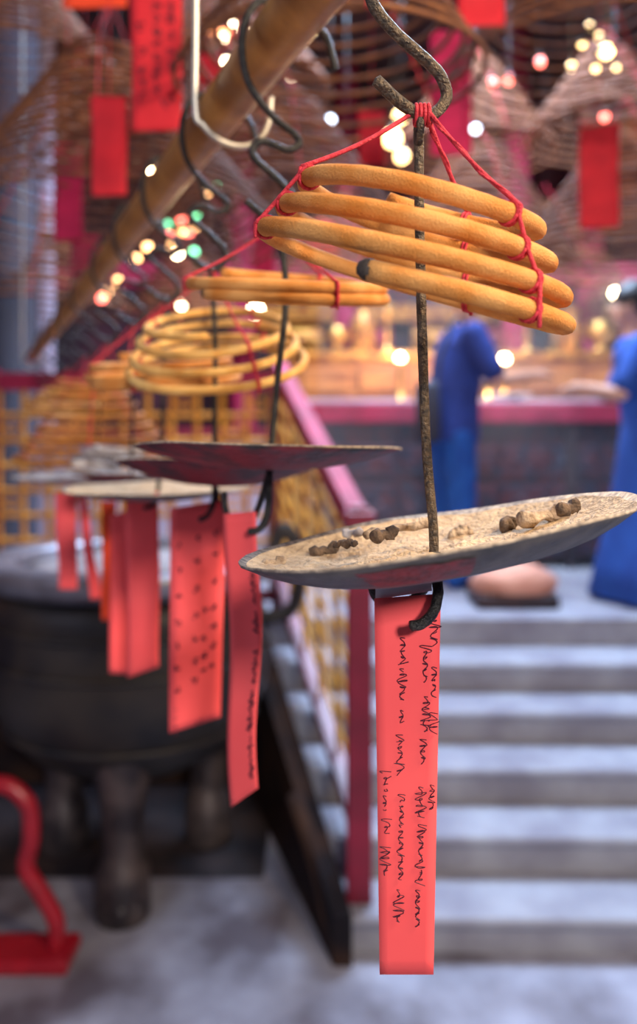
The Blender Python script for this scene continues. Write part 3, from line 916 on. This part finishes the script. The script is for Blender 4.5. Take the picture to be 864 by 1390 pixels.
# ---- hanger 2
D2 = .75
h2 = s_hook(D2, 'black S-hook with double bend on the pole left of the nearest coil', HOOK, m='wire')
sc2 = at(365, 606, D2)
t2, Mx2, a2 = rod_hanger(D2, h2 + Vector((0, 0, -.002)), [at(388, 400, D2), at(376, 520, D2), at(369, 600, D2)], sc2, R(1.2), R(-1.5), .1215, .02,
                         'dark red undersided saucer seen edge-on, second from the front', seed=2, thick=.003,
                         hookpts=[at(366, 625, D2), at(365, 665, D2 - .004), at(362, 700, D2 - .01), at(352, 718, D2 - .014), at(337, 722, D2 - .016)], rough=.005, inner='ash')
MB().tube(spline([at(366, 640, D2), at(345, 700, D2 + .012), at(318, 712, D2 + .016), at(306, 692, D2 + .014), at(304, 668, D2 + .012)], 8), .003, 10).build('strip_hook', M['wire'], t2)
props(a2, 'ash heaped in the edge-on saucer second from the front', 'ash', None, 'stuff')
coil('incense_coil', at(392, 394, D2), [.0870, .0885, .0785, .07], [-.006, .002, .0145, .022], R(-140), 360 * 1.8, R(3.5), R(10.5), .0056, h2,
     'short amber coil of two turns left, just behind the nearest coil', 'amber incense coils hanging in a row from the pole', 'incense', (R(-62), R(190), R(70)), seed=2)
s2, pt, nn = paper('paper_strip', at(307, 697, D2 + .014), at(350, 694, D2 - .012), at(313, 1096, D2 + .012), at(350, 1070, D2 - .01), 'paper',
                   'narrow coral-red strip turned edgeways, hanging under the second saucer', 'red paper strips under the row of saucers', .006, 1.2)
scribble(s2, pt, nn, [(.78, .22, .33), (.8, .36, .44), (.82, .5, .62), (.80, .64, .78), (.84, .8, .95)], .035, .26, seed=9, wd=.0005)

# ---- hanger 3
D3 = .96
h3 = s_hook(D3, 'black S-hook on the pole beside the pale suspension wire', HOOK, m='wire')
sc3 = at(292, 627, D3)
t3, Mx3, a3 = rod_hanger(D3, h3 + Vector((0, 0, -.002)), [at(292, 470, D3), at(291, 560, D3)], sc3, R(3), R(-2), .119, .027,
                         'dark saucer overlapping behind the second one, left tip showing', seed=3, thick=.003,
                         hookpts=[at(291, 640, D3), at(291, 670, D3 - .005), at(287, 690, D3 - .012), at(280, 701, D3 - .016), at(270, 706, D3 - .018)], rough=.005, inner='ash_grey')
MB().tube(spline([at(291, 650, D3), at(300, 700, D3 + .01), at(306, 712, D3 + .014), at(306, 690, D3 + .014)], 8), .0028, 8).build('strip_hook', M['wire'], t3)
props(a3, 'grey ash in the dark saucer third from the front', 'ash', None, 'stuff')
coil('incense_coil', at(295, 487, D3), [.104, .102, .092, .082, .072, .06], [-.014, -.003, .017, .035, .050, .06], R(20), 360 * 3.7, R(-2), R(21), .0048, h3,
     'open pale amber coil seen from its rim, third from the front', 'amber incense coils hanging in a row from the pole', 'incense_dusty', (R(-60), R(165), R(60)), seed=3)
s3, pt, nn = paper('paper_strip', at(231, 690, D3 + .0), at(307, 678, D3 - .0), at(229, 996, D3), at(299, 974, D3), 'paper',
                   'wide coral-red strip with rows of small dark characters, third from the front', 'red paper strips under the row of saucers', .002, 2.2)
cells = []
q3 = lambda x, y: ((x - 230) / 74, (y - 686) / 298)
for xs, ys in ((242, (737, 770, 805, 840, 870, 900, 930)), (266, (732, 762, 800, 835, 867, 897, 922)), (279, (830, 867, 892, 915)), (292, (730, 760, 795, 830, 857, 882, 910))):
    for y in ys: cells.append(q3(xs, y))
glyphs(s3, pt, nn, cells, .06, .25, seed=3, s=.0042, wd=.0006)
glyphs(s3, pt, nn, [q3(240, y) for y in (955, 966, 977, 988)] + [q3(276, 980), q3(270, 982)], .06, .25, seed=8, s=.002, wd=.0003)

# ---- hanger 4
D4 = 1.18
h4 = s_hook(D4, 'black S-hook on the pole above the warm round lamp glow', HOOK, m='wire')
sc4 = at(214, 660, D4)
t4, Mx4, a4 = rod_hanger(D4, h4 + Vector((0, 0, -.002)), [at(222, 500, D4), at(219, 600, D4)], sc4, R(-.5), R(1.5), .132, .018,
                         'pale ash-filled saucer with a thin dark rim, fourth from the front', seed=4, thick=.003, under='saucer',
                         hookpts=[at(214, 672, D4), at(214, 676, D4 - .005), at(210, 684, D4 - .012), at(204, 688, D4 - .016), at(195, 690, D4 - .018)], rough=.003, inner='ash')
props(a4, 'pale ash filling the fourth saucer above the twin red strips', 'ash', None, 'stuff')
coil('incense_coil', at(222, 508, D4), [.108, .106, .098, .088], [-.010, -.001, .014, .028], R(-140), 360 * 2.8, R(-1), R(8), .0050, h4,
     'flat amber coil of three turns, fourth from the front', 'amber incense coils hanging in a row from the pole', 'incense', (R(-100), R(180), R(60)), seed=4)
s4, pt, nn = paper('paper_strip', at(171, 672, D4), at(215, 668, D4 - .012), at(173, 920, D4), at(216, 905, D4 - .014), 'paper',
                   'coral-red strip in front of the twin pair under the fourth saucer', 'red paper strips under the row of saucers', .003, .4)
s4b, pt, nn = paper('paper_strip', at(150, 700, 1.3), at(182, 690, 1.3), at(148, 914, 1.3), at(180, 916, 1.3), 'paper',
                    'coral-red strip half hidden behind the twin in front of it', 'red paper strips under the row of saucers', .003, 1.4)

# ---- hanger 5
D5 = 1.42
h5 = s_hook(D5, 'black S-hook fifth along the pole, close to the dim red hanging papers', HOOK, m='wire')
sc5 = at(178, 640, D5)
t5, Mx5, a5 = rod_hanger(D5, h5 + Vector((0, 0, -.002)), [at(181, 500, D5), at(179, 600, D5)], sc5, R(1), R(-1), .108, .018,
                         'dark saucer fifth from the front, mostly behind other saucers', seed=5, thick=.0028,
                         hookpts=[at(178, 655, D5), at(178, 690, D5 - .005), at(175, 700, D5 - .012), at(164, 704, D5 - .016)], inner='ash_grey')
props(a5, 'grey ash rolls heaped in the fifth saucer', 'ash', None, 'stuff')
for k in range(5):
    P = [sc5 + Vector((-.09 + .02 * k + .07 * math.sin(q * .35 + k), -.04 + .02 * k + .01 * q, .012 + .006 * k + .003 * math.cos(q + k))) for q in range(8)]
    o = MB().tube(spline(P, 4), .006, 8, rough=.4, seed=k).build('ash_roll', M['ash_grey'])
    props(o, 'curved grey-white ash roll lying across the fifth saucer', 'ash', 'ash rolls on the fifth saucer')
coil('incense_coil', at(188, 505, D5), [.085, .078, .07], [-.006, .006, .018], R(-160), 360 * 1.8, R(2), R(6), .0048, h5,
     'small amber coil of two turns, fifth from the front', 'amber incense coils hanging in a row from the pole', 'incense', (R(-90), R(170)), seed=5)

# ---- hanger 6: the full beehive coil
D6 = 1.68
h6 = s_hook(D6, 'black S-hook from which the full beehive-shaped coil hangs', HOOK, m='wire')
sc6 = at(120, 645, D6)
t6, Mx6, a6 = rod_hanger(D6, h6 + Vector((0, 0, -.002)), [at(140, 500, D6), at(132, 600, D6)], sc6, R(0), R(0), .155, .018,
                         'dark wide saucer under the beehive-shaped coil', seed=6, thick=.0028, inner='ash_grey',
                         hookpts=[at(120, 658, D6), at(120, 666, D6 - .005), at(114, 674, D6 - .012), at(104, 676, D6 - .016)])
props(a6, 'thin ash film in the wide saucer under the beehive coil', 'ash', None, 'stuff')
nT = 8
coil('incense_coil', at(130, 600, D6), [.165 - .0145 * i for i in range(nT + 1)], [-.04 + .020 * i for i in range(nT + 1)], R(40), 360 * (nT - .3), R(1), R(4), .0046, h6,
     'unburnt beehive-shaped amber coil of many turns at the far left of the row', 'amber incense coils hanging in a row from the pole', 'incense_mid', (R(-80), R(170), R(60)), seed=6)
# farther strips
for TLc, TRc, BLc, BRc, D, mm, lb in (
        ((74, 668), (104, 668), (80, 800), (105, 800), 1.62, 'paper', 'short red strip hanging leftmost, under the wide saucer'),
        ((104, 668), (116, 670), (122, 815), (138, 812), 1.66, 'paper', 'thin red strip curling to the right beside the leftmost strip'),
        ((139, 680), (158, 680), (138, 842), (150, 842), 1.45, 'paper_orange', 'narrow orange strip between the leftmost red strips and the twin pair')):
    paper('paper_strip', at(*TLc, D), at(*TRc, D), at(*BLc, D), at(*BRc, D), mm, lb, 'red paper strips under the row of saucers', .006, TLc[0])

# ---- farther hooks and small hangers crowding the end of the pole
for k, D in enumerate((2.02, 2.37, 2.72, 3.07)):
    hk = s_hook(D, ['black S-hook beyond the beehive coil, next along the pole', 'blurred S-hook second beyond the beehive coil', 'blurred S-hook third beyond the beehive coil', 'last small S-hook near the far end of the pole'][k], HOOK, m='wire')
    c = hk + Vector((.0, 0, -.10))
    coil('incense_coil', c, [.10, .09, .08, .07, .06], [-.02, 0, .015, .03, .045], R(k * 50), 360 * 3.6, R(2), R(5), .0048, hk,
         ['small blurred coil next beyond the beehive coil', 'blurred coil second beyond the beehive coil', 'blurred coil third beyond the beehive coil', 'last blurred coil at the far end of the pole'][k],
         'amber incense coils hanging in a row from the pole', 'incense_dusty' if k % 2 else 'incense_mid', (R(-80), R(150)), seed=7 + k)

# ---- galvanised suspension wire round the pole
for D, lb in ((.885, 'pale galvanised wire looped under the bamboo pole near its front, rising to the ceiling'), (3.85, 'thin pale wire holding up the far end of the bamboo pole')):
    c = pole_at(D)
    a = c - pn * .042
    P = spline([Vector((a.x, a.y, ZT - .01)), Vector((a.x, a.y, c.z + .5)), Vector((a.x, a.y, c.z + .1)), a + Vector((0, 0, -.018)), c - pn * .034 + Vector((0, 0, -.036)), c - pn * .015 + Vector((0, 0, -.050)), c + pn * .008 + Vector((0, 0, -.053)),
                c + pn * .028 + Vector((0, 0, -.044)), c + pn * .040 + Vector((0, 0, -.022)), c + pn * .043 + Vector((0, 0, .006))], 8)
    o = MB().tube(P, .0034, 10).build('suspension_wire', M['wire_steel'])
    props(o, lb, 'wire')

# ------------------------------------------------------------------ big cone coils under the roof
BIG = [  # x px at base centre, y px of base, R px, D, turns, look
    (150, 330, 235, 2.35, 19, 'large brown cone coil at the upper left, spreading above the pole'),
    (450, 118, 215, 1.60, 12, 'large brown cone coil just beyond the nearest S-hook'),
    (385, 335, 180, 3.40, 15, 'broad cone coil behind the second coil, below the roof lights'),
    (640, 375, 155, 4.40, 15, 'broad cone coil hanging behind the right end of the nearest coil'),
    (790, 110, 190, 2.40, 14, 'large cone coil at the upper right before the warm lamp cluster'),
    (850, 345, 150, 3.30, 15, 'cone coil cut by the right edge, beside the crimson hanging paper'),
    (640, 215, 118, 5.60, 14, 'distant cone coil high above the blue-shirted person'),
    (20, 120, 150, 3.40, 13, 'cone coil at the top left corner behind the largest one'),
    (300, 130, 150, 4.60, 14, 'distant cone coil seen above the middle of the pole'),
    (820, 190, 112, 4.70, 13, 'distant cone coil beyond the warm lamp cluster at the upper right'),
    (60, 420, 120, 5.00, 13, 'distant low cone coil beyond the left end of the pole'),
    (470, 400, 115, 5.50, 13, 'distant low cone coil directly behind the nearest coil'),
    (740, 400, 110, 5.90, 13, 'distant low cone coil before the red columns on the right'),
    (250, 430, 80, 5.60, 13, 'distant low cone coil behind the hooks of the third and fourth hangers'),
]
for i, (px, py, Rp, D, nT, lb) in enumerate(BIG):
    c = at(px, py, D); Rb = Rp / FP * D; nT = int(nT * 1.1)
    rise = Rb * 1.15 / nT
    radii = [Rb * (1 - .82 * (j / nT)) for j in range(nT + 1)]
    drops = [rise * j * (1 + .0 * j) for j in range(nT + 1)]
    hk = c + Vector((0, 0, drops[-1] + .12))
    t = coil('incense_cone', c, radii, drops, R(i * 77), 360 * (nT - .2), R((i * 37) % 7 - 3), R((i * 53) % 7 - 3), (.0052 if D < 3.0 else .007 if D < 4 else .0085), hk, lb, 'big cone-shaped coils hanging under the roof', 'incense_dark',
             (R(-80), R(40), R(160)), seed=20 + i, tip=False, wob=.01, sr=.0016)
    MB().tube([hk + Vector((0, 0, 0)), Vector((hk.x, hk.y, ZT))], .0022, 6).build('cord', M['wire'], t)

# papers hanging inside the cones
for j, (x0, x1, y0, y1, D, mm, lb, wr) in enumerate((
        (178, 247, -40, 180, 1.62, 'paper_deep', 'large crimson paper with dark columns of writing at the upper left', 1),
        (124, 172, 130, 267, 1.78, 'paper_deep', 'plain crimson paper left of the one with columns of writing', 0),
        (72, 112, 195, 327, 2.6, 'paper_pink', 'magenta paper hanging in shade at the upper left', 0),
        (95, 135, 318, 378, 3.0, 'paper_pink', 'small magenta-red paper beside the far stretch of the pole', 0),
        (83, 172, -60, 11, 2.0, 'paper_orange', 'orange-red paper cut by the top edge at the left', 0),
        (583, 640, 40, 212, 2.55, 'paper_pink', 'long magenta paper right of the nearest rusty S-hook', 2),
        (620, 685, -60, 38, 1.9, 'paper_deep', 'crimson paper cut by the top edge above the long magenta one', 0),
        (785, 840, 165, 310, 2.9, 'paper_deep', 'crimson paper hanging alone at the upper right', 0),
        (486, 522, 150, 225, 3.1, 'paper_deep', 'dim red paper behind the knot of the nearest strings', 0),
        (343, 372, 290, 380, 3.1, 'paper_pink', 'dim pink paper behind the second coil', 0),
        (268, 300, 72, 112, 3.6, 'paper_deep', 'tiny red paper seen above the middle of the pole', 0))):
    xm = (x0 + x1) / 2
    o, pt, nn = paper('hanging_paper', at(x0, y0, D), at(x1, y0 + 2, D), at(x0 + 1, y1, D), at(x1, y1 - 2, D), mm, lb, 'red papers hanging among the cone coils', .008, j)
    o['category'] = 'hanging paper'
    top = at(xm, y0, D)
    MB().tube([top, Vector((top.x, top.y, ZT))], .0012, 5).build('thread', M['string'], o)
    if wr == 1:
        cs = [(.2, q) for q in (.35, .5, .62, .7, .78)] + [(.5, .22 + .075 * k) for k in range(8)] + [(.78, q) for q in (.22, .3, .4, .5, .58, .8)] + [(.66, .82)]
        glyphs(o, pt, nn, cs, .1, .32, 'ink', 5, .011, .0016)
    if wr == 2: glyphs(o, pt, nn, [(.82, .1 + .07 * k) for k in range(11)], .13, .39, 'ink', 6, .009, .0014)


# ------------------------------------------------------------------ lamps
def lamp(px, py, D, r, label, m='bulb', power=6, col=(1, .72, .42), sx=1.0, grp='round lit bulbs hanging through the hall'):
    p = at(px, py, D)
    t = empty('hanging_lamp', p, label, 'lamp', grp)
    MB().sphere(p, r, sx, 1, 1, 16, 10).build('bulb', M[m], t)
    MB().lathe([(r * .5, r * .8), (r * .5, r * 1.5), (r * .3, r * 1.8), (0.002, r * 1.9)], p, 12).build('socket', M['wire'], t)
    MB().tube([p + Vector((0, 0, r * 1.8)), Vector((p.x, p.y, ZT))], .004, 6).build('flex', M['wire'], t)
    if power:
        pl = point('bulb_light', (p.x, p.y - r * 2.5, p.z - r * .5), power, col, r)
    return t


def table_lamp(px, py, D, r, label, power):
    p = at(px, py, D)
    t = empty('oil_lamp', (p.x, p.y, za), label, 'lamp', 'small lamps burning on the altar table')
    h = p.z - za
    MB().sphere(p, r, 1, 1, 1, 16, 10).build('flame_globe', M['bulb'], t)
    MB().lathe([(.07, 0), (.075, .008), (.02, .03), (.014, h * .5), (.022, h * .6), (.014, h - r * 1.4), (r * .8, h - r * .7), (r * .7, h - r * .6)], (p.x, p.y, za), 20).build('stand', M['brass'], t)
    if power: point('lamp_light', (p.x, p.y - r * 2.5, p.z + r), power, (1, .72, .42), r)


lamp(208, 230, 4.2, .022, 'round warm bulb above the pole at the upper left', power=8)
lamp(241, 344, 4.2, .020, 'bright round bulb below the coloured fairy lights', power=8)
lamp(347, 421, 5.2, .040, 'bright white bulb just behind the second coil', power=8)
lamp(246, 414, 5.4, .022, 'small bulb between the third and fourth hooks', power=0)
table_lamp(543, 486, 6.0, .030, 'bright lamp on the altar table left of the blue-shirted person', 8)
table_lamp(662, 489, 5.56, .036, 'bright lamp on the altar table before the blue-shirted person\'s hands', 9)
table_lamp(684, 488, 5.7, .034, 'second bright lamp on the altar table, right of the first', 0)
lamp(835, 398, 5.2, .030, 'round bulb alone at the right edge above the altar', power=9)
for k, (x, y, r) in enumerate(((543, 158, .030), (532, 188, .042), (545, 212, .032))):
    lamp(x, y, 3.9 + .16 * (k - 1), r, ['top bulb of the tall glow behind the nearest strings', 'middle and largest bulb of the tall glow behind the strings', 'lowest bulb of the tall glow behind the strings'][k], m='bulb_warm', power=8 if k == 1 else 0, grp='stacked bulbs behind the nearest strings')
for k, (x, y, r) in enumerate(((822, 70, .024), (812, 50, .015), (790, 60, .014), (808, 93, .012), (836, 92, .010), (775, 90, .014), (800, 35, .012))):
    lamp(x, y, 3.4 + .11 * ((k * 3) % 7 - 3), r, ['largest bulb of the upper right cluster', 'bulb directly above the largest of the upper right cluster', 'bulb left of the largest in the upper right cluster', 'small bulb under the largest of the upper right cluster',
                        'tiny bulb at the right end of the upper right cluster', 'leftmost bulb of the upper right cluster', 'topmost bulb of the upper right cluster'][k], m='bulb_warm', power=6 if k == 0 else 0, grp='cluster of warm bulbs at the upper right')
for k, (x, y, r) in enumerate(((312, 30, .026), (304, 52, .024), (330, 40, .02), (307, 84, .026), (395, 104, .016))):
    lamp(x, y, 3.95 + .12 * k, r * .7, ['uppermost pale bulb behind the pole top', 'second pale bulb behind the pole top', 'rightmost pale bulb of the group behind the pole top', 'lowest pale bulb of the group behind the pole top', 'lone small bulb just right of the bamboo pole'][k], power=5 if k == 1 else 0, grp='pale bulbs behind the bamboo pole')
for x, y, r, lb in ((448, 163, .02, 'cool white bulb left of the nearest hook tip'), (300, 219, .016, 'tiny cool bulb under the middle of the pole'), (645, 175, .02, 'cool bulb low in the roof space at the right'), (690, 340, .014, 'cool bulb behind the right end of the nearest coil')):
    lamp(x, y, 4.4, r, lb, 'bulb_cool', 0, grp='cool white bulbs in the roof space')
# string of coloured lights
fl = [(266, 305, 'bulb_o'), (247, 312, 'bulb_o'), (229, 318, 'bulb_r'), (256, 317, 'bulb_r'), (226, 306, 'bulb_g'), (265, 290, 'bulb_g'), (291, 249, 'bulb_g'), (246, 296, 'bulb_r'), (263, 343, 'bulb_g'), (232, 330, 'bulb_o'), (280, 260, 'bulb_o'),
      (200, 335, 'bulb_o'), (185, 352, 'bulb_o'), (160, 382, 'bulb_o'), (145, 398, 'bulb_o'), (138, 405, 'bulb_r'), (690, 108, 'bulb_r'), (668, 113, 'bulb_r'), (733, 84, 'bulb_r'), (820, 158, 'bulb_r')]
cn = {'bulb_o': 'amber', 'bulb_r': 'red', 'bulb_g': 'green'}
seen = {}
for i, (x, y, mm) in enumerate(fl):
    zone = 'near the bright bulb beside the pole' if i < 11 else ('close under the far stretch of the pole' if i < 16 else 'between the cone coils at the upper right')
    D = 4.0 if i >= 16 else 4.1
    p = at(x, y, D)
    t = empty('fairy_light', p, 'tiny %s light %s' % (cn[mm], zone), 'fairy light', '%s lights %s' % (cn[mm], zone))
    MB().sphere(p, .018, 1, 1, 1.2, 10, 8).build('bulb', M[mm], t)
    MB().tube([p + Vector((0, 0, .015)), p + Vector((0, 0, .045))], .007, 6).build('socket', M['wire'], t)
    MB().tube([p + Vector((0, 0, .04)), Vector((p.x, p.y, ZT))], .0018, 5).build('flex', M['wire'], t)
# two red silk lanterns among the cones
for x, y, D, lb in ((690, 330, 6.9, 'red silk lantern hanging by the red columns'), (430, 330, 6.0, 'red silk lantern hanging behind the nearest coil'), (560, 330, 6.3, 'red silk lantern high in the middle of the hall')):
    p = at(x, y, D); t = empty('red_lantern', p, lb, 'lantern', 'red silk lanterns')
    MB().lathe([(.05, -.16), (.085, -.15), (.118, -.125), (.142, -.09), (.158, -.045), (.164, 0), (.158, .045), (.142, .09), (.118, .125), (.085, .15), (.05, .16)], p, 24).build('shade', M['lantern'], t)
    MB().lathe([(.055, .155), (.055, .18), (.01, .19)], p, 16).build('cap', M['brass'], t)
    MB().tube([p + Vector((0, 0, -.16)), p + Vector((0, 0, -.32))], [.012, .02], 8).build('tassel', M['string'], t)
    MB().tube([p + Vector((0, 0, .18)), Vector((p.x, p.y, ZT))], .004, 5).build('cord', M['wire'], t)
